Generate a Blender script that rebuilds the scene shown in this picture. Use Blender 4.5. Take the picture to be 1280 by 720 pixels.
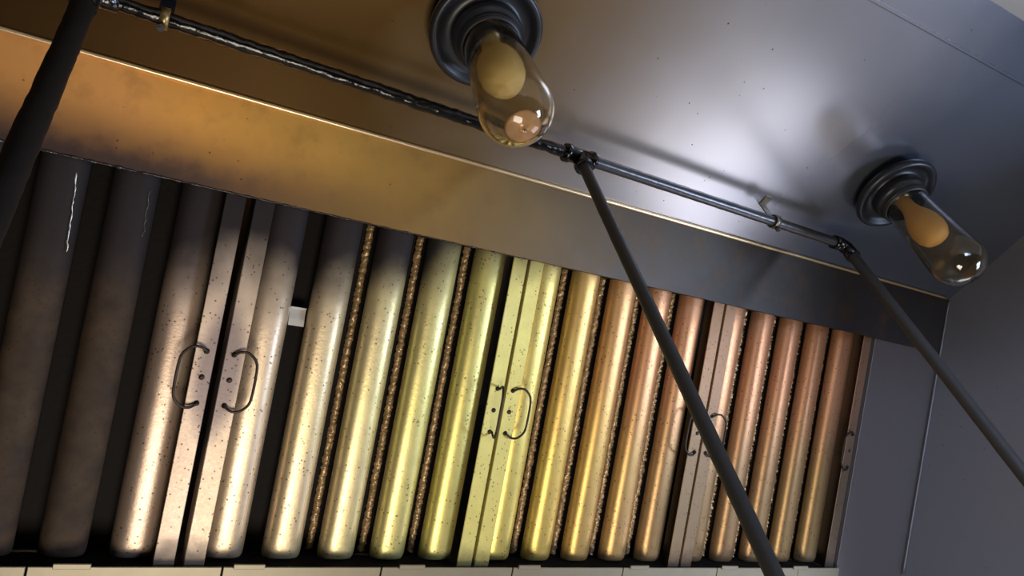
import bpy, math, random
from mathutils import Vector, Matrix, noise

# ------------------------------------------------------------------ clear, camera, world, lights, exposure
for o in list(bpy.data.objects):
    bpy.data.objects.remove(o, do_unlink=True)
S = bpy.context.scene
C = S.collection
Z0 = 1.5                                    # eye height: scene coordinates below are relative to it

AX = Vector((0.87251126, 0.17722098, 0.45532057))
AY = Vector((-0.44148409, 0.68520237, 0.57930087))
AZ = Vector((-0.20932247, -0.70646332, 0.67608703))
cam = bpy.data.cameras.new('camera')
cam.sensor_width = 36.0
cam.lens = 904.37 / 1280 * 36.0
cam.clip_start = 0.01
camo = bpy.data.objects.new('camera', cam)
C.objects.link(camo)
right = Vector((AX.x, AY.x, AZ.x)); down = Vector((AX.y, AY.y, AZ.y)); fwd = Vector((AX.z, AY.z, AZ.z))
mw = Matrix.Identity(4)
for i in range(3):
    mw[i][0] = right[i]; mw[i][1] = -down[i]; mw[i][2] = -fwd[i]
mw[2][3] = Z0
camo.matrix_world = mw
S.camera = camo

W = bpy.data.worlds.new('world'); S.world = W; W.use_nodes = True
bg = W.node_tree.nodes['Background']
bg.inputs[0].default_value = (0.75, 0.80, 0.95, 1); bg.inputs[1].default_value = 0.045

def area_light(name, loc, target, sx, sy, power, col, spread=180):
    l = bpy.data.lights.new(name, 'AREA'); l.shape = 'RECTANGLE'
    l.size = sx; l.size_y = sy; l.energy = power; l.color = col; l.spread = math.radians(spread)
    o = bpy.data.objects.new(name, l); C.objects.link(o)
    o.location = (loc[0], loc[1], loc[2] + Z0)
    d = Vector(target) - Vector(loc)
    o.rotation_euler = d.to_track_quat('-Z', 'Y').to_euler()
    return o
# added unseen lights: warm below the filters, cool in front and beyond the right
area_light('warm_fill', (0.20, 0.45, -0.95), (0.25, 0.80, 1.0), 0.75, 0.55, 22, (1.0, 0.90, 0.74))  # added lamp, stands in for the lit cooking surface below
area_light('floor_bounce_fill', (2.9, -0.85, -1.0), (1.3, 0.05, 1.0), 0.9, 0.6, 75, (0.62, 0.75, 1.0))  # added lamp, stands in for cool light bounced off the floor
area_light('end_panel_fill', (0.7, -1.7, -0.1), (1.83, 0.3, 0.1), 1.2, 0.6, 13, (0.50, 0.65, 1.0), 62)  # added lamp to brighten the end panel
area_light('ceiling_patch_fill', (3.0, 1.75, -0.95), (1.0, 0.58, 1.0), 1.8, 1.0, 34, (0.90, 0.91, 1.0))  # added light for the bright patch mirrored in the hood top
S.view_settings.view_transform = 'Standard'; S.view_settings.look = 'None'
S.view_settings.gamma = 1.0; S.view_settings.use_curve_mapping = False
S.view_settings.exposure = 0.0

# ------------------------------------------------------------------ mesh helpers
random.seed(7)
class MB:
    def __init__(self): self.v = []; self.f = []; self.s = []
    def add(self, vs, fs, smooth=False):
        n = len(self.v); self.v += [tuple(p) for p in vs]
        for f in fs: self.f.append([i + n for i in f]); self.s.append(smooth)
        return self
    def box(self, x0, x1, y0, y1, z0, z1, b=0.0):
        if b <= 0:
            vs = [(x, y, z) for z in (z0, z1) for y in (y0, y1) for x in (x0, x1)]
            return self.add(vs, [(0,2,3,1),(4,5,7,6),(0,1,5,4),(2,6,7,3),(0,4,6,2),(1,3,7,5)])
        b = min(b, (x1-x0)/2.01, (y1-y0)/2.01, (z1-z0)/2.01)     # chamfered box: 3 quads sets + edges + corners
        idx = {}; vs = []
        for i, sx in enumerate((x0, x1)):
            for j, sy in enumerate((y0, y1)):
                for k, sz in enumerate((z0, z1)):
                    dx = b if i == 0 else -b; dy = b if j == 0 else -b; dz = b if k == 0 else -b
                    for a, p in enumerate(((sx, sy+dy, sz+dz), (sx+dx, sy, sz+dz), (sx+dx, sy+dy, sz))):
                        idx[i, j, k, a] = len(vs); vs.append(p)
        g = lambda i, j, k, a: idx[i, j, k, a]
        fs = []
        for i in (0, 1):
            q = [g(i,0,0,0), g(i,1,0,0), g(i,1,1,0), g(i,0,1,0)]; fs.append(q if i else q[::-1])
            q = [g(0,i,0,1), g(0,i,1,1), g(1,i,1,1), g(1,i,0,1)]; fs.append(q if i else q[::-1])
            q = [g(0,0,i,2), g(1,0,i,2), g(1,1,i,2), g(0,1,i,2)]; fs.append(q if i else q[::-1])
        for j in (0, 1):
            for k in (0, 1):
                fs.append([g(0,j,k,1), g(1,j,k,1), g(1,j,k,2), g(0,j,k,2)])
                fs.append([g(j,0,k,0), g(j,1,k,0), g(j,1,k,2), g(j,0,k,2)])
                fs.append([g(j,k,0,0), g(j,k,1,0), g(j,k,1,1), g(j,k,0,1)])
        for i in (0, 1):
            for j in (0, 1):
                for k in (0, 1): fs.append([g(i,j,k,0), g(i,j,k,1), g(i,j,k,2)])
        return self.add(vs, fs)
    def tube(self, pts, r, n=10, caps=True, lump=0.0, freq=60.0):
        pts = [Vector(p) for p in pts]; m = len(pts)
        rr = r if isinstance(r, (list, tuple)) else [r] * m
        t0 = (pts[1] - pts[0]).normalized()
        up = Vector((0, 0, 1)) if abs(t0.z) < .9 else Vector((1, 0, 0))
        a = t0.cross(up).normalized(); vs = []; fs = []
        for i, p in enumerate(pts):
            t = (pts[min(i+1, m-1)] - pts[max(i-1, 0)]).normalized()
            a = (a - t * a.dot(t)).normalized(); b = t.cross(a)
            for k in range(n):
                an = 2 * math.pi * k / n
                d = a * math.cos(an) + b * math.sin(an)
                q = rr[i]
                if lump: q += lump * noise.noise((p + d * rr[i]) * freq)
                vs.append(p + d * q)
        for i in range(m - 1):
            for k in range(n):
                k2 = (k + 1) % n
                fs.append((i*n+k, i*n+k2, (i+1)*n+k2, (i+1)*n+k))
        self.add(vs, fs, True)
        if caps:
            self.add([vs[k] for k in range(n)], [tuple(range(n))[::-1]])
            self.add([vs[(m-1)*n+k] for k in range(n)], [tuple(range(n))])
        return self
    def lathe(self, prof, n=40, sharp=()):
        # prof: list of (r, z) ; revolve about z
        vs = []; fs = []; m = len(prof)
        for (r, z) in prof:
            for k in range(n):
                an = 2 * math.pi * k / n
                vs.append((r * math.cos(an), r * math.sin(an), z))
        for i in range(m - 1):
            for k in range(n):
                k2 = (k + 1) % n
                fs.append((i*n+k, (i+1)*n+k, (i+1)*n+k2, i*n+k2))
        return self.add(vs, fs, True)
    def extrude(self, prof, y0, y1, closed=False, seg=1, smooth=True):
        # profile points (x, z), extruded along local y
        vs = []; fs = []; m = len(prof)
        for s in range(seg + 1):
            y = y0 + (y1 - y0) * s / seg
            vs += [(p[0], y, p[1]) for p in prof]
        rng = m if closed else m - 1
        for s in range(seg):
            for i in range(rng):
                j = (i + 1) % m
                fs.append((s*m+i, s*m+j, (s+1)*m+j, (s+1)*m+i))
        self.add(vs, fs, smooth)
        if closed:
            self.add(vs[:m], [tuple(range(m))]); self.add(vs[-m:], [tuple(range(m))[::-1]])
        return self
    def mesh(self, name):
        me = bpy.data.meshes.new(name)
        me.from_pydata(self.v, [], self.f); me.update()
        me.polygons.foreach_set('use_smooth', self.s)
        import bmesh
        bm = bmesh.new(); bm.from_mesh(me)
        bmesh.ops.remove_doubles(bm, verts=bm.verts, dist=1e-6)
        bmesh.ops.recalc_face_normals(bm, faces=bm.faces)
        bm.to_mesh(me); bm.free()
        return me
    def build(self, name, mat, parent=None):
        return place(self.mesh(name), name, mat, parent)
def place(me, name, mat, parent=None):
    if mat and not me.materials: me.materials.append(mat)
    o = bpy.data.objects.new(name, me); C.objects.link(o)
    if parent: o.parent = parent
    return o
def tag(o, label=None, cat=None, group=None, kind=None):
    if label: o['label'] = label
    if cat: o['category'] = cat
    if group: o['group'] = group
    if kind: o['kind'] = kind
    return o
def empty(name, loc):
    o = bpy.data.objects.new(name, None); C.objects.link(o); o.location = loc; o.empty_display_size = .05
    return o

# ------------------------------------------------------------------ materials
def new_mat(name):
    m = bpy.data.materials.new(name); m.use_nodes = True
    nt = m.node_tree; nt.nodes.clear()
    out = nt.nodes.new('ShaderNodeOutputMaterial'); b = nt.nodes.new('ShaderNodeBsdfPrincipled')
    nt.links.new(b.outputs[0], out.inputs[0])
    return m, nt, b
def nd(nt, t, **kw):
    n = nt.nodes.new(t)
    for k, v in kw.items(): setattr(n, k, v)
    return n
def lin(c):
    return tuple(((x/255)/12.92 if x/255 <= .04045 else ((x/255+.055)/1.055)**2.4) for x in c) + (1,)
def math_n(nt, op, a, b=None, clamp=False):
    n = nd(nt, 'ShaderNodeMath', operation=op); n.use_clamp = clamp
    for i, v in enumerate((a, b)):
        if v is None: continue
        if isinstance(v, (int, float)): n.inputs[i].default_value = v
        else: nt.links.new(v, n.inputs[i])
    return n.outputs[0]
def mix_c(nt, fac, a, b, mode='MIX'):
    n = nd(nt, 'ShaderNodeMix', data_type='RGBA', blend_type=mode)
    for i, v in ((0, fac), (6, a), (7, b)):
        if isinstance(v, (int, float)): n.inputs[i].default_value = v
        elif isinstance(v, tuple): n.inputs[i].default_value = v
        else: nt.links.new(v, n.inputs[i])
    return n.outputs[2]
def noise_n(nt, vec, scale, detail=3, rough=.5):
    n = nd(nt, 'ShaderNodeTexNoise'); n.inputs['Scale'].default_value = scale
    n.inputs['Detail'].default_value = detail; n.inputs['Roughness'].default_value = rough
    nt.links.new(vec, n.inputs['Vector']); return n.outputs['Fac']
def ramp(nt, fac, stops, interp='LINEAR'):
    n = nd(nt, 'ShaderNodeValToRGB'); cr = n.color_ramp; cr.interpolation = interp
    while len(cr.elements) > 1: cr.elements.remove(cr.elements[-1])
    cr.elements[0].position = stops[0][0]; cr.elements[0].color = stops[0][1]
    for p, c in stops[1:]:
        e = cr.elements.new(p); e.color = c
    nt.links.new(fac, n.inputs[0]); return n.outputs[0]
def maprange(nt, v, a, b, c=0.0, d=1.0, smooth=True):
    n = nd(nt, 'ShaderNodeMapRange'); n.interpolation_type = 'SMOOTHSTEP' if smooth else 'LINEAR'
    n.inputs[1].default_value = a; n.inputs[2].default_value = b; n.inputs[3].default_value = c; n.inputs[4].default_value = d
    nt.links.new(v, n.inputs[0]); return n.outputs[0]
def world_xyz(nt):
    g = nd(nt, 'ShaderNodeNewGeometry'); s = nd(nt, 'ShaderNodeSeparateXYZ')
    nt.links.new(g.outputs['Position'], s.inputs[0])
    return g.outputs['Position'], s.outputs[0], s.outputs[1], s.outputs[2]
def bump(nt, bsdf, h, strength, dist):
    n = nd(nt, 'ShaderNodeBump'); n.inputs['Strength'].default_value = strength; n.inputs['Distance'].default_value = dist
    nt.links.new(h, n.inputs['Height']); nt.links.new(n.outputs[0], bsdf.inputs['Normal'])
def setv(b, **kw):
    for k, v in kw.items(): b.inputs[k.replace('_', ' ')].default_value = v
def x_norm(nt, x, jitter, a=-.5, b=2.0):
    return maprange(nt, math_n(nt, 'ADD', x, jitter), a, b, smooth=False)
def st(x): return (x + .5) / 2.5

def mat_filter(name, stops, metal, rough, tint=.65):
    """baked-on grease and heat tint of the filter steel, light falloff painted in at right, soot crusted towards the upper ends, dark specks"""
    m, nt, b = new_mat(name)
    pos, x, y, z = world_xyz(nt)
    n1 = noise_n(nt, pos, 7, 4); n2 = noise_n(nt, pos, 34, 3); n3 = noise_n(nt, pos, 230, 2, .6)
    jit = math_n(nt, 'MULTIPLY', math_n(nt, 'MULTIPLY', math_n(nt, 'SUBTRACT', n1, .5), .2), maprange(nt, x, .04, .3))
    col = ramp(nt, x_norm(nt, x, jit), [(st(p), lin(c)) for p, c in stops])
    col = mix_c(nt, math_n(nt, 'MULTIPLY', n2, .35), col, lin((120, 96, 70)))
    hi = math_n(nt, 'MULTIPLY', maprange(nt, math_n(nt, 'SUBTRACT', z, Z0), .66, .86), math_n(nt, 'MULTIPLY', maprange(nt, x, .62, .95), tint))
    col = mix_c(nt, hi, col, lin((210, 144, 104)))
    gx = math_n(nt, 'DIVIDE', math_n(nt, 'SUBTRACT', x, .133), .036); gz = math_n(nt, 'DIVIDE', math_n(nt, 'SUBTRACT', z, Z0 + .735), .075)
    gd = math_n(nt, 'ADD', math_n(nt, 'MULTIPLY', gx, gx), math_n(nt, 'MULTIPLY', gz, gz))
    col = mix_c(nt, math_n(nt, 'MULTIPLY', maprange(nt, gd, 1.3, .3), .75), col, lin((96, 84, 92)))
    # soot: height along the slope plus noise; sooty further down on the left-hand filters
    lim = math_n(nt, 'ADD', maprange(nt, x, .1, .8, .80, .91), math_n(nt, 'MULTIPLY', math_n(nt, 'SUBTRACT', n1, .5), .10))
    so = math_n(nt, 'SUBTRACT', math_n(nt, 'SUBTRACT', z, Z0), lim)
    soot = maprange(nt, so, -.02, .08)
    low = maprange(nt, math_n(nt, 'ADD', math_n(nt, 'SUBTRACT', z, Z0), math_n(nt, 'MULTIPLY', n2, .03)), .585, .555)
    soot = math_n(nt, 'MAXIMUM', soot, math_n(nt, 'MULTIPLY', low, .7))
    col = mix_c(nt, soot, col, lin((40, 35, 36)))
    v = nd(nt, 'ShaderNodeTexVoronoi'); v.inputs['Scale'].default_value = 130; nt.links.new(pos, v.inputs['Vector'])
    sp = math_n(nt, 'MULTIPLY', maprange(nt, v.outputs['Distance'], .24, .14), maprange(nt, n2, .40, .52))
    col = mix_c(nt, math_n(nt, 'MULTIPLY', sp, .75), col, lin((52, 36, 24)))
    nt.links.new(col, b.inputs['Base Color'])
    sx = math_n(nt, 'MAXIMUM', soot, maprange(nt, x, .024, .012))
    nt.links.new(maprange(nt, sx, 0, 1, metal, .05, False), b.inputs['Metallic'])
    nt.links.new(maprange(nt, sx, 0, 1, .5, .16, False), b.inputs['Specular IOR Level'])
    nt.links.new(math_n(nt, 'ADD', math_n(nt, 'MULTIPLY', n3, .18), math_n(nt, 'ADD', rough, math_n(nt, 'MULTIPLY', sx, .32))), b.inputs['Roughness'])
    bump(nt, b, math_n(nt, 'ADD', n3, math_n(nt, 'MULTIPLY', n2, .6)), .14, .0015)
    return m
STOPS = [(-.5, (28, 25, 27)), (0.010, (32, 28, 29)), (.026, (170, 146, 132)), (.12, (222, 198, 176)), (.25, (216, 194, 160)), (.36, (218, 202, 150)),
         (.50, (214, 204, 126)), (.62, (214, 200, 112)), (.78, (216, 182, 96)), (.95, (188, 150, 98)), (1.12, (150, 122, 86)), (1.3, (150, 118, 82)), (1.5, (150, 122, 78)), (1.7, (130, 120, 112))]  # right-hand filter darkened: light falloff put into the colour
M = {}
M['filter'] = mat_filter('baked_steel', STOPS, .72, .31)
M['rail'] = mat_filter('baked_rail_steel', [q for q in STOPS if q[0] < .9] + [(1.02, (132, 108, 76)), (1.2, (116, 96, 74)), (1.7, (96, 84, 72))], .5, .42, .2)  # rails darkened at right in colour, to hold back the added light
def mat_simple(name, c, metal=0., rough=.5, nscale=60, namp=.3, bstr=.2, bdist=.001, c2=None, spec=.5):
    m, nt, b = new_mat(name)
    tc = nd(nt, 'ShaderNodeTexCoord'); n = noise_n(nt, tc.outputs['Object'], nscale, 4, .6)
    c2 = c2 or tuple(v * .6 for v in c)
    nt.links.new(mix_c(nt, math_n(nt, 'MULTIPLY', n, namp * 2, True), lin(c), lin(c2)), b.inputs['Base Color'])
    setv(b, Metallic=metal, Roughness=rough); b.inputs['Specular IOR Level'].default_value = spec
    bump(nt, b, n, bstr, bdist)
    return m
M['rear'] = mat_simple('sooty_steel', (24, 20, 19), .0, .7, 90, .3, .5, .002, None, .12)
M['crust'] = mat_simple('grease_crust', (204, 170, 122), .3, .22, 170, .5, .6, .002, (84, 64, 46))
M['black_crust'] = mat_simple('black_grease', (26, 23, 25), .0, .22, 160, .3, .6, .002, (60, 56, 58))
M['wire'] = mat_simple('grimy_wire', (56, 44, 36), .5, .45, 200, .4, .3, .001)
M['pipe'] = mat_simple('greasy_black_pipe', (12, 11, 11), .0, .14, 120, .4, .45, .002, (6, 5, 5))
M['pipe_dull'] = mat_simple('dull_pipe', (48, 45, 42), .1, .55, 110, .4, .3, .001, (34, 31, 29))
M['pipe_soot'] = mat_simple('soot_coated_pipe', (26, 21, 19), .0, .7, 90, .4, .4, .002, (16, 13, 12), .2)
M['pipe_clean'] = mat_simple('worn_pipe', (86, 86, 90), .6, .3, 110, .4, .3, .001, (50, 48, 50))
M['brass'] = mat_simple('tarnished_brass', (150, 128, 82), .8, .35, 90, .3, .2, .001)
M['bare'] = mat_simple('bare_steel', (232, 226, 216), .6, .3, 60, .1, .1, .0005)
M['cast'] = mat_simple('painted_cast_housing', (38, 40, 46), .3, .38, 60, .3, .25, .001, (24, 24, 28))
M['gasket'] = mat_simple('gasket_rubber', (30, 30, 34), .0, .5, 60, .3, .2, .001)
M['trough'] = mat_simple('trough_steel', (140, 131, 110), .4, .45, 25, .25, .15, .001, (104, 95, 76))
M['bulb'] = mat_simple('stained_bulb', (250, 232, 178), .0, .42, 30, .25, .05, .0005, (226, 196, 128))
M['amber'] = mat_simple('amber_bulb', (244, 196, 124), .0, .4, 30, .25, .05, .0005, (214, 158, 88))
M['residue'] = mat_simple('tan_residue', (214, 184, 140), .0, .4, 90, .5, .3, .001, (170, 112, 70))
M['screw'] = mat_simple('screw_base', (140, 132, 120), .9, .4, 40, .2, .1, .0005)

def mat_glass():
    m, nt, b = new_mat('smoked_grease_glass')
    tc = nd(nt, 'ShaderNodeTexCoord'); n = noise_n(nt, tc.outputs['Object'], 25, 3)
    nt.links.new(mix_c(nt, n, lin((244, 236, 216)), lin((228, 214, 184))), b.inputs['Base Color'])
    setv(b, Roughness=.06, IOR=1.45); b.inputs['Transmission Weight'].default_value = 1.0
    return m
M['glass'] = mat_glass()

def mat_panel(name, stops, metal, rough, streak, dark=None, relief=1.0):
    """stainless sheet, colour stops along the hood carry baked grease and painted-in shade"""
    m, nt, b = new_mat(name)
    pos, x, y, z = world_xyz(nt)
    n1 = noise_n(nt, pos, 3.2, 3); n2 = noise_n(nt, pos, 26, 4, .6); n3 = noise_n(nt, pos, 300, 2)
    jit = math_n(nt, 'MULTIPLY', math_n(nt, 'SUBTRACT', n1, .5), .35)
    col = ramp(nt, x_norm(nt, x, jit), [(st(p), lin(c)) for p, c in stops])
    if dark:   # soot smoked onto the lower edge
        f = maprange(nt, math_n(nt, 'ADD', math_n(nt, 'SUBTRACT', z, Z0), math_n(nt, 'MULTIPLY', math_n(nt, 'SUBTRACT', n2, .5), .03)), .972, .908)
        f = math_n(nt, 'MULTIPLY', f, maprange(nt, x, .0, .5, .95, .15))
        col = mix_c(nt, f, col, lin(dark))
    col = mix_c(nt, math_n(nt, 'MULTIPLY', maprange(nt, n2, .45, .75), streak), col, lin((96, 66, 26)))
    v = nd(nt, 'ShaderNodeTexVoronoi'); v.inputs['Scale'].default_value = 45; nt.links.new(pos, v.inputs['Vector'])
    sp = math_n(nt, 'MULTIPLY', maprange(nt, v.outputs['Distance'], .085, .05), maprange(nt, n2, .5, .58))
    col = mix_c(nt, math_n(nt, 'MULTIPLY', sp, .8), col, lin((44, 30, 14)))
    nt.links.new(col, b.inputs['Base Color'])
    b.inputs['Metallic'].default_value = metal
    if relief > .1: nt.links.new(math_n(nt, 'ADD', math_n(nt, 'MULTIPLY', n2, .12), rough), b.inputs['Roughness'])
    else: b.inputs['Roughness'].default_value = rough + .06
    if relief > .1: bump(nt, b, math_n(nt, 'ADD', math_n(nt, 'MULTIPLY', n3, .15), n2), .12 * relief, .0015)
    return m
M['ceil'] = mat_panel('shaded_varnish_ceiling_steel', [(-.5, (70, 50, 24)), (.0, (84, 58, 24)), (.28, (98, 72, 34)), (.45, (140, 118, 88)), (.65, (160, 150, 142)), (.8, (172, 168, 168)), (1.05, (150, 150, 158)), (1.3, (100, 107, 122)), (2, (106, 114, 132))], .72, .2, .0, None, .04)  # grease brown at left; shade over the right end painted in
M['slope'] = mat_panel('shaded_varnish_slope_steel', [(-.5, (170, 118, 70)), (-.1, (226, 158, 84)), (.05, (226, 160, 74)), (.25, (168, 126, 52)), (.42, (130, 98, 40)), (.6, (96, 76, 42)), (.8, (62, 50, 34)), (1.1, (46, 41, 37)), (2, (46, 45, 48))], .4, .42, .3, (44, 36, 42))  # grease amber at left; light falling off to the right painted in
M['end'] = mat_panel('dull_end_steel', [(-.5, (112, 110, 112)), (2, (116, 115, 119))], .5, .42, .05)
M['filler'] = mat_panel('dull_filler_steel', [(-.5, (96, 90, 88)), (2, (98, 92, 92))], .45, .5, .1)
M['front'] = mat_panel('pale_front_steel', [(-.5, (206, 208, 212)), (2, (220, 224, 230))], .2, .4, .0)
M['bead'] = mat_simple('fold_bead', (226, 200, 158), .8, .3, 40, .2, .2, .001, (190, 160, 110))

# ------------------------------------------------------------------ the hood shell
def P(x, y, z): return (x, y, z + Z0)
XL, XE = -1.2, 1.83
# slope frame: local x along the hood, local y up the slope, local z towards the cook
K = math.hypot(1.09, 1)
TY = Vector((0, -1.09/K, 1/K)); NZ = Vector((0, -1/K, -1.09/K))
SLB = Vector((0, 1.109, 0.533 + Z0))              # foot of the slope
SROT = Matrix(((1, 0, 0), (0, TY.y, NZ.y), (0, TY.z, NZ.z)))
VT = (0.906 - 0.533) * K                          # upper edge of filters along the slope
VF = (1.0 - 0.533) * K                            # ceiling fold along the slope
def on_slope(o, x=0.0, v=0.0, w=0.0):
    m4 = SROT.to_4x4(); m4.translation = SLB + Vector((x, 0, 0)) + TY * v + NZ * w
    o.matrix_world = m4; return o

b = MB(); b.box(XL, XE + .004, .018, 1.25, 1.0 + Z0, 1.004 + Z0)
ceil = tag(b.build('ceiling', M['ceil']), 'flat grey steel hood top, amber with grease, shade painted at right', 'hood top', kind='structure')
b = MB()                                          # folded seam along the hood top
b.box(XL, XE, .098, .104, .997 + Z0, .9999 + Z0, .001)
tag(b.build('trim_1', M['ceil']), 'thin raised lap seam running along the hood top', 'seam', kind='structure')
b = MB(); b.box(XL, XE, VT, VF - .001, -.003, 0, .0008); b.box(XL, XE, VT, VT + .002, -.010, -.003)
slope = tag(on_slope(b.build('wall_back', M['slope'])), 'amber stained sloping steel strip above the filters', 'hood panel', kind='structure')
b = MB(); b.tube([P(XL + .01 + i * .02, .5975, .997) for i in range(151)], .0036, 8, True, .0006, 90)
tag(b.build('trim_2', M['bead']), 'bright bead along the fold under the hood top', 'seam', kind='structure')
b = MB(); b.box(XE, XE + .004, -.02, 1.24, .22 + Z0, 1.0 + Z0)
tag(b.build('wall_right', M['end']), 'dull grey steel end panel of the hood', 'hood panel', kind='structure')
b = MB(); b.tube([SLB + Vector((XE - .003, 0, 0)) + TY * (VF - .006 - i * .02) + NZ * .002 for i in range(36)], .0026, 8, True, .0008, 90)
tag(b.build('trim_3', M['end']), 'pale weld bead where the slope meets the end panel', 'seam', kind='structure')
b = MB(); b.add([P(x, y, z) for x in (XL, XE + .004) for y, z in ((.018, 1.0), (-.20, .55), (-.205, .55), (.013, 1.004))],
       [(0, 1, 5, 4), (1, 2, 6, 5), (2, 3, 7, 6), (3, 0, 4, 7), (0, 3, 2, 1), (4, 5, 6, 7)])
tag(b.build('wall_front', M['front']), 'steel front canopy panel of the hood', 'hood panel', kind='structure')
b = MB(); b.box(XL - .004, XL, .012, 1.24, .36 + Z0, 1.004 + Z0)
tag(b.build('wall_left', M['end']), 'steel end panel at the far dark end of the hood', 'hood panel', kind='structure')
b = MB(); b.box(XL, XE, 1.24, 1.25, -1.5 + Z0, 1.0 + Z0)
tag(b.build('wall_rear', M['end']), 'steel back wall behind the cooking line', 'wall', kind='structure')
b = MB(); b.box(-3, 4.5, -3, 3, -.02, 0)
tag(b.build('floor', mat_simple('quarry_tile', (120, 84, 66), 0, .4, 8, .3, .1, .002)), 'brown quarry tile kitchen floor', 'floor', kind='structure')
# grease crusted under the lower edge of the strip
b = MB(); b.tube([SLB + Vector((-.42 + i * .004, 0, 0)) + TY * (VT - .001) + NZ * .0 for i in range(260)],
                 [max(.0004, .0022 - i * .0000072 + .0016 * noise.noise(Vector((i * .37, 0, 0)))) for i in range(260)], 6, True, .0012, 260)
cr = b.build('grease_crust', M['black_crust'], slope); cr.matrix_parent_inverse = slope.matrix_world.inverted(); cr['kind'] = 'stuff'

# ------------------------------------------------------------------ baffle filters
S0, PITCH, FW = .134, .482, .476
BW, BP = .062, .0905
def prof_h(t):                                    # flattened crown, steep rounded sides
    return (1 - abs(t) ** 2.7) ** .55
def arch(w, h, base, n=18):
    pts = [(-w/2 + .004, base - .006), (-w/2, base)]
    for i in range(1, n):
        t = math.sin((-1 + 2 * i / n) * math.pi/2)
        pts.append((w/2 * t, base + h * prof_h(t)))
    pts += [(w/2, base), (w/2 - .004, base - .006)]
    return pts
FV0, FV1 = -.014, VT + .022
BH, BB = .025, -.043
rows = []
for yy, fh, fw in ((.006, .12, .80), (.0065, .45, .88), (.009, .70, .94), (.013, .87, .98), (.019, .97, 1), (.026, 1, 1), (FV1 - FV0 - .006, 1, 1)):
    rows.append([(px, yy, pz) for px, pz in arch(BW * fw, BH * fh, BB)])
mb = MB(); q = len(rows[0])
mb.add([p for r_ in rows for p in r_], [(a*q+i, a*q+i+1, (a+1)*q+i+1, (a+1)*q+i) for a in range(len(rows)-1) for i in range(q-1)], True)
ME_BAF = mb.mesh('baffle')
mb = MB(); g = BP - BW + .026
rp = [(-g/2, -.045), (-g/2, -.060), (-g/2 + .006, -.066), (g/2 - .006, -.066), (g/2, -.060), (g/2, -.045)]
mb.extrude(rp, .004, FV1 - FV0 - .006, smooth=False); ME_REAR = mb.mesh('rear_baffle')
def crust_mesh(seed):
    r = random.Random(seed); vs = []; fs = []; n = 210; q = 5; L = FV1 - FV0 - .03
    for i in range(n + 1):
        y = .012 + L * i / n
        for k in range(q):
            a = math.pi * k / (q - 1)
            s = .35 + 1.0 * r.random() if 0 < k < q-1 else .7
            vs.append((-math.cos(a) * .0060 + r.uniform(-.0012, .0012), y + r.uniform(-.001, .001), math.sin(a) * .0080 * s))
    for i in range(n):
        for k in range(q - 1):
            fs.append((i*q+k, i*q+k+1, (i+1)*q+k+1, (i+1)*q+k))
    return MB().add(vs, fs, True).mesh('grease_crust')
ME_CR = [crust_mesh(s) for s in (1, 2, 3)]
RW = .0285
mb = MB(); mb.box(-RW/2, RW/2, 0, FV1 - FV0, -.0025, 0, .0008)
def rail_mesh(side):
    m_ = MB(); m_.box(-RW/2, RW/2, 0, FV1 - FV0, -.0025, 0, .0008)
    x = -RW/2 if side < 0 else RW/2 - .0025
    m_.box(x, x + .0025, 0, FV1 - FV0, -.052, -.0025)
    return m_.mesh('side_rail')
ME_RL, ME_RR = rail_mesh(-1), rail_mesh(1)
mb = MB(); mb.box(0, FW - 2*RW, 0, .006, -.052, -.004, .0008); ME_BR = mb.mesh('bottom_rail')
mb = MB(); mb.box(0, FW - 2*RW, 0, .020, -.052, -.012, .0008); ME_TR = mb.mesh('top_rail')
mb = MB(); mb.lathe([(0, .0022), (.0022, .0020), (.0040, .0008), (.0044, -.0004)], 12); ME_RIV = mb.mesh('rivet')
def handle_mesh():
    pts = []; h = .039; bl = .036
    ctl = [(0, h, .001), (0, h, .004), (.010, h + .006, .006), (.022, h + .005, .006), (bl - .003, h - .006, .006), (bl, h - .022, .006)]
    ctl = ctl + [(x, -y, z) for x, y, z in ctl[::-1]]
    for i in range(len(ctl) - 1):                    # Catmull-Rom
        p = [Vector(ctl[max(0, min(len(ctl)-1, i + k))]) for k in (-1, 0, 1, 2)]
        for s in range(4):
            t = s / 4
            pts.append(.5 * ((2*p[1]) + (-p[0]+p[2])*t + (2*p[0]-5*p[1]+4*p[2]-p[3])*t*t + (-p[0]+3*p[1]-3*p[2]+p[3])*t**3))
    pts.append(Vector(ctl[-1]))
    m_ = MB(); m_.tube(pts, .0021, 8); return m_.mesh('handle')
ME_HAN = handle_mesh()
flabels = ['soot blackened baffle filter at the dark end beside the thick black drop pipe',
           'cream and pinkish baffle filter holding a bright bare metal tab',
           'yellow olive baffle filter above which the tee of the pipe hangs',
           'coppery brown baffle filter next to the blank steel filler panel']
filters = []
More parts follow.
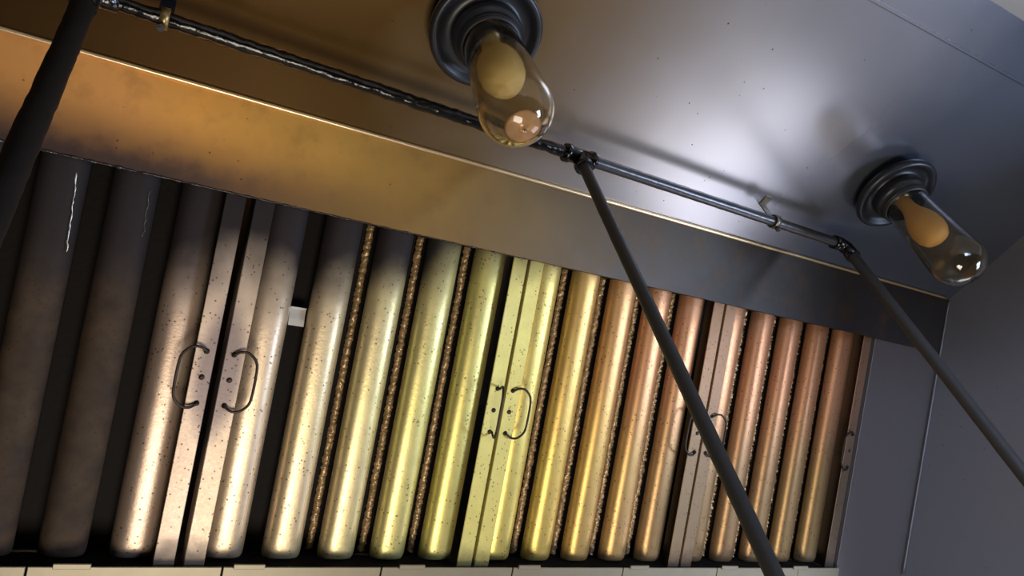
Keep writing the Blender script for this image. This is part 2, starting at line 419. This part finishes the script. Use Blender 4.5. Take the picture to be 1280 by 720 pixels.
for k in range(4):
    x0 = S0 + (k - 1) * PITCH + (.0025 if k != 0 else -.005)
    root = empty('baffle_filter', (0, 0, 0)); on_slope(root, x0, FV0, -.012)
    tag(root, flabels[k], 'grease filter', 'baffle filters in the hood slope')
    filters.append(root)
    for me, x in ((ME_RL, RW/2), (ME_RR, FW - RW/2)):
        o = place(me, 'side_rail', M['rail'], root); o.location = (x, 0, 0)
    o = place(ME_BR, 'bottom_rail', M['rear'], root); o.location = (RW, 0, 0)
    o = place(ME_TR, 'top_rail', M['rear'], root); o.location = (RW, FV1 - FV0 - .02, 0)
    for i in range(5):
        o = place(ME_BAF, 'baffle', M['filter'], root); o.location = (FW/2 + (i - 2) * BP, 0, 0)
    for i in range(4):
        rb = place(ME_REAR, 'rear_baffle', M['rear'], root); rb.location = (FW/2 + (i - 1.5) * BP, 0, 0)
        if k > 0 and not (k == 1 and i == 0):
            c = place(ME_CR[(i + k) % 3], 'grease_crust', M['crust'], rb)
            c.location = (.0055, 0, -.056 if k > 1 else -.059 if i > 1 else -.063)
    for side, x in ((-1, RW * .45), (1, FW - RW * .45)):
        h = place(ME_HAN, 'handle', M['wire'], root)
        h.location = (x, .275 - FV0, 0)
        tilt = math.radians(-72) if (k == 1 and side == 1) else math.radians(-6)
        h.rotation_euler = (0, tilt, 0) if side < 0 else (0, tilt, math.pi)
        for y in (-.039, 0, .039):
            r_ = place(ME_RIV, 'rivet', M['wire'], root); r_.location = (x, .275 - FV0 + y, .0003)
# bare metal tab in the second filter's first gap
mb = MB()
vs = []
for i in range(5):
    t = i / 4
    for s in (-1, 1):
        vs.append((s * .0125, .028 - t * .028, .001 + .007 * t * t))
mb.add(vs, [(2*i, 2*i+1, 2*i+3, 2*i+2) for i in range(4)], True)
mb.box(-.0125, .0125, .028, .030, -.006, .004)
o = mb.build('bare_tab', M['bare'], filters[1]); o.location = (FW/2 - 1.5 * BP - .001, .382, -.045)
o['label'] = 'bright bare metal tab'
# cracked grease showing pale metal on the sooty filter
def crack(x, v0, v1, w, seed, thick=1.0):
    r = random.Random(seed); pts = []; n = 24; xx = x
    for i in range(n + 1):
        t = i / n; xx = x - .0045 * t + .003 * noise.noise(Vector((t * 6, seed + .3, .2))) + r.uniform(-.0007, .0007)
        pts.append((xx, v0 + (v1 - v0) * t, w + r.uniform(-.0003, .0003)))
    m_ = MB(); m_.tube(pts, [.0009 * thick * (0.35 + r.random()) for _ in pts], 5)
    o = m_.build('crack', M['bare'] if thick > 1 else M['screw'], filters[0]); o['label'] = 'pale crack in the soot'
ct = .64; cw = BB + BH * prof_h(.52) + .0002
crack(FW/2 + 1 * BP + BW/2 * ct + .003, VT - .075, VT - .004, cw, 4, .45)
crack(FW/2 + BW/2 * ct + .003, VT - .115, VT - .004, cw, 5, 1.1)

# blank filler beside the last filter
mb = MB(); mb.box(S0 + 3 * PITCH + .003, XE - .001, -.03, VT + .01, -.010, -.0065, .001)
mb.box(S0 + 3 * PITCH + .003, S0 + 3 * PITCH + .006, -.03, VT + .01, -.05, -.010)
tag(on_slope(mb.build('filler_panel', M['filler'])), 'plain grey blank filler panel between the last filter and the end panel', 'panel')

# ------------------------------------------------------------------ grease trough under the filters
tr = empty('grease_trough', (0, 0, 0)); on_slope(tr)
tag(tr, 'pale steel grease trough along the foot of the filters', 'trough')
mb = MB(); mb.box(-1.15, 1.58, -.075, -.070, -.12, .004); mb.box(-1.15, 1.58, -.070, -.02, -.12, -.115)
mb.build('channel', M['trough'], tr)
xs = [-1.15] + [-.31 + .25 * i for i in range(8)] + [1.58]
for a, c in zip(xs[:-1], xs[1:]):
    mb = MB(); mb.box(a + .0012, c - .0012, -.070, -.002, .001, .004, .0008); mb.build('lip', M['trough'], tr)
mb = MB(); mb.box(0, .046, -.004, .0035, .0035, .0075, .0008); ME_TAB = mb.mesh('hook')
for x in (-.03, .205, .47, .70, .955, 1.2, 1.42):
    o = place(ME_TAB, 'hook', M['trough'], tr); o.location = (x, 0, 0)

# ------------------------------------------------------------------ hood lights
def hood_light(x, y, label, bulb_mat, residue):
    root = empty('hood_light', P(x, y, 1.0)); tag(root, label, 'light fixture', 'vapour proof lights under the hood top')
    # cast housing with a rolled flange, seen from below
    mb = MB(); mb.lathe([(.052, 0), (.056, -.012), (.078, -.020), (.083, -.026), (.083, -.034), (.079, -.039), (.073, -.038), (.069, -.031), (.054, -.026), (.050, -.030)], 48)
    mb.build('flange', M['cast'], root)
    mb = MB(); mb.lathe([(.050, -.028), (.0515, -.046), (.049, -.052), (.046, -.053), (.0455, -.060), (.0455, -.064), (.0415, -.064)], 48)
    mb.build('collar', M['cast'], root)
    mb = MB(); mb.lathe([(.0412, -.058), (.0448, -.062), (.0448, -.068), (.0412, -.069)], 40); mb.build('gasket', M['gasket'], root)
    out = [(.0405, -.058), (.0408, -.075), (.0418, -.10), (.0435, -.135), (.0458, -.17), (.0476, -.205), (.0485, -.229)]
    zc = -.229; R = .0485
    for i in range(1, 11):
        a = math.pi/2 * i / 10; out.append((max(R * math.cos(a), .0001), zc - R * math.sin(a)))
    inn = [(max(r - .003, .0001), z + (.003 if z < zc else 0)) for r, z in out][::-1]
    mb = MB(); mb.lathe(out + inn, 40); g_ = mb.build('globe', M['glass'], root); g_['label'] = 'grease smoked glass jar'
    bp = [(.0135, -.055), (.0145, -.078), (.019, -.094), (.026, -.110), (.0305, -.126), (.032, -.142), (.030, -.156), (.0245, -.167), (.0145, -.1735), (.0001, -.176)]
    mb = MB(); mb.lathe(bp, 32); mb.build('bulb', bulb_mat, root)
    mb = MB(); mb.lathe([(.0001, -.030), (.022, -.030), (.022, -.052), (.0135, -.056)], 24); mb.build('socket', M['screw'], root)
    mb = MB(); n = 14; pf = []
    for i in range(8):
        a = math.pi/2 * (.66 + .34 * i / 7); pf.append((max((R - .0036) * math.cos(a), .0001), zc - (R - .0036) * math.sin(a)))
    top = [(.0001, pf[0][1] + .0012), (pf[0][0] * .6, pf[0][1] + .0006)]
    if residue:
        mb.lathe(top + pf, 28); mb.build('residue', M['residue'], root)
    return root
hood_light(.377, .369, 'jar light with cream bulb hanging beside the pipe tee', M['bulb'], True)
hood_light(1.322, .378, 'jar light with amber bulb near the grey end panel', M['amber'], False)

# ------------------------------------------------------------------ suppression pipe
ZP = .946
def py(x): return .4865 + (x + .11) * .0175
XA, XT, XB = -.111, .608, 1.287
pipe = empty('suppression_pipe', P(XA, py(XA), ZP - .5))
tag(pipe, 'black greasy fire suppression pipe with tee and three drop pipes under the hood top', 'pipe')
def part(mb, name, mat):
    me = mb.mesh(name); o = place(me, name, mat, pipe); o.matrix_parent_inverse = Matrix.Translation(-Vector(pipe.location)); return o
def run(a, c, mat, lump):
    n = int((c - a) / .006) + 2
    mb = MB(); mb.tube([P(a + (c - a) * i / (n - 1), py(a + (c - a) * i / (n - 1)), ZP) for i in range(n)], .0098, 14, True, lump, 110)
    part(mb, 'pipe_run', mat)
run(XA + .02, XT - .022, M['pipe'], .0022)
run(XT + .022, XB - .02, M['pipe_clean'], .0005)
def drop(x, r, mat, lump, z1):
    n = 80; mb = MB()
    mb.tube([P(x, py(x), ZP - .018 + (z1 - ZP + .018) * i / (n - 1)) for i in range(n)], r, 16, True, lump, 60)
    part(mb, 'drop_pipe', mat)
    mb = MB(); mb.tube([P(x, py(x), z1 + .012), P(x, py(x), z1 - .012), P(x, py(x), z1 - .0121), P(x, py(x), z1 - .035), P(x, py(x), z1 - .045)],
                       [r + .004, r + .004, r + .001, r + .001, r - .003], 12)
    part(mb, 'nozzle', M['brass'])
drop(XA, .0132, M['pipe_soot'], .0012, -.05)
drop(XT, .0095, M['pipe_dull'], .0004, -.05)
drop(XB, .0112, M['pipe_dull'], .0004, -.05)
# tee
mb = MB(); y = py(XT)
def coll(ax, c, l0, l1, r, extra=.003):
    c = Vector(c); a = Vector(ax)
    return [c + a * l0, c + a * (l0 + .001), c + a * (l1 - .010), c + a * (l1 - .0095), c + a * (l1 - .001), c + a * l1], [r, r + .0005, r + .0005, r + extra, r + extra, r + extra - .001]
for ax in ((1, .0175, 0), (-1, -.0175, 0), (0, 0, -1)):
    p_, r_ = coll(ax, P(XT, y, ZP), 0, .030, .0128); mb.tube(p_, r_, 14)
part(mb, 'tee_fitting', M['pipe'])
# elbows
for x, s in ((XA, 1), (XB, -1)):
    y = py(x); R = .018; pts = []
    for i in range(9):
        a = math.pi/2 * i / 8
        pts.append(P(x + s * R * (1 - math.sin(a)), y, ZP - R * (1 - math.cos(a))))
    pts = [P(x + s * (R + .016), y, ZP)] + [P(x + s*R*(1 - math.sin(math.pi/2*i/8)), y, ZP - R + R * math.cos(math.pi/2*i/8)) for i in range(9)] + [P(x, y, ZP - R - .018)]
    rr = [.0145] + [.0138] * 9 + [.0152]
    mb = MB(); mb.tube(pts, rr, 14, True, .0008, 90); part(mb, 'elbow_fitting', M['pipe'])
# hangers
def hanger(x, label, mat):
    y = py(x); root = empty('pipe_hanger', P(x, y, ZP)); tag(root, label, 'bracket', 'hangers of the suppression pipe')
    mb = MB(); n = 20; ri, ro, w = .0118, .0140, .0055; vs = []; fs = []
    for i in range(n):
        a = 2 * math.pi * i / n
        for r, xx in ((ri, -w), (ro, -w), (ro, w), (ri, w)): vs.append((xx, r * math.cos(a), r * math.sin(a)))
    for i in range(n):
        j = (i + 1) % n
        for q in range(4): fs.append((i*4+q, i*4+(q+1) % 4, j*4+(q+1) % 4, j*4+q))
    mb.add(vs, fs, True); mb.build('ring', mat, root)
    mb = MB(); mb.box(-.009, .009, -.0012, .0012, .013, .0537, .0005); mb.box(-.009, .009, -.022, .0012, .0515, .0537, .0005)
    mb.build('strap', M['cast'] if mat is M['brass'] else mat, root)
    mb = MB(); mb.tube([(-.002, .002, -.013), (-.002, .002, -.026)], .0032, 8); mb.tube([(-.002, .002, -.019), (-.002, .002, -.023)], .0052, 6); mb.build('bolt', M['pipe_dull'], root)
hanger(-.027, 'brass coloured ring hanger on the crusted end of the pipe', M['brass'])
hanger(1.075, 'dull steel ring hanger on the clean end of the pipe', M['screw'])
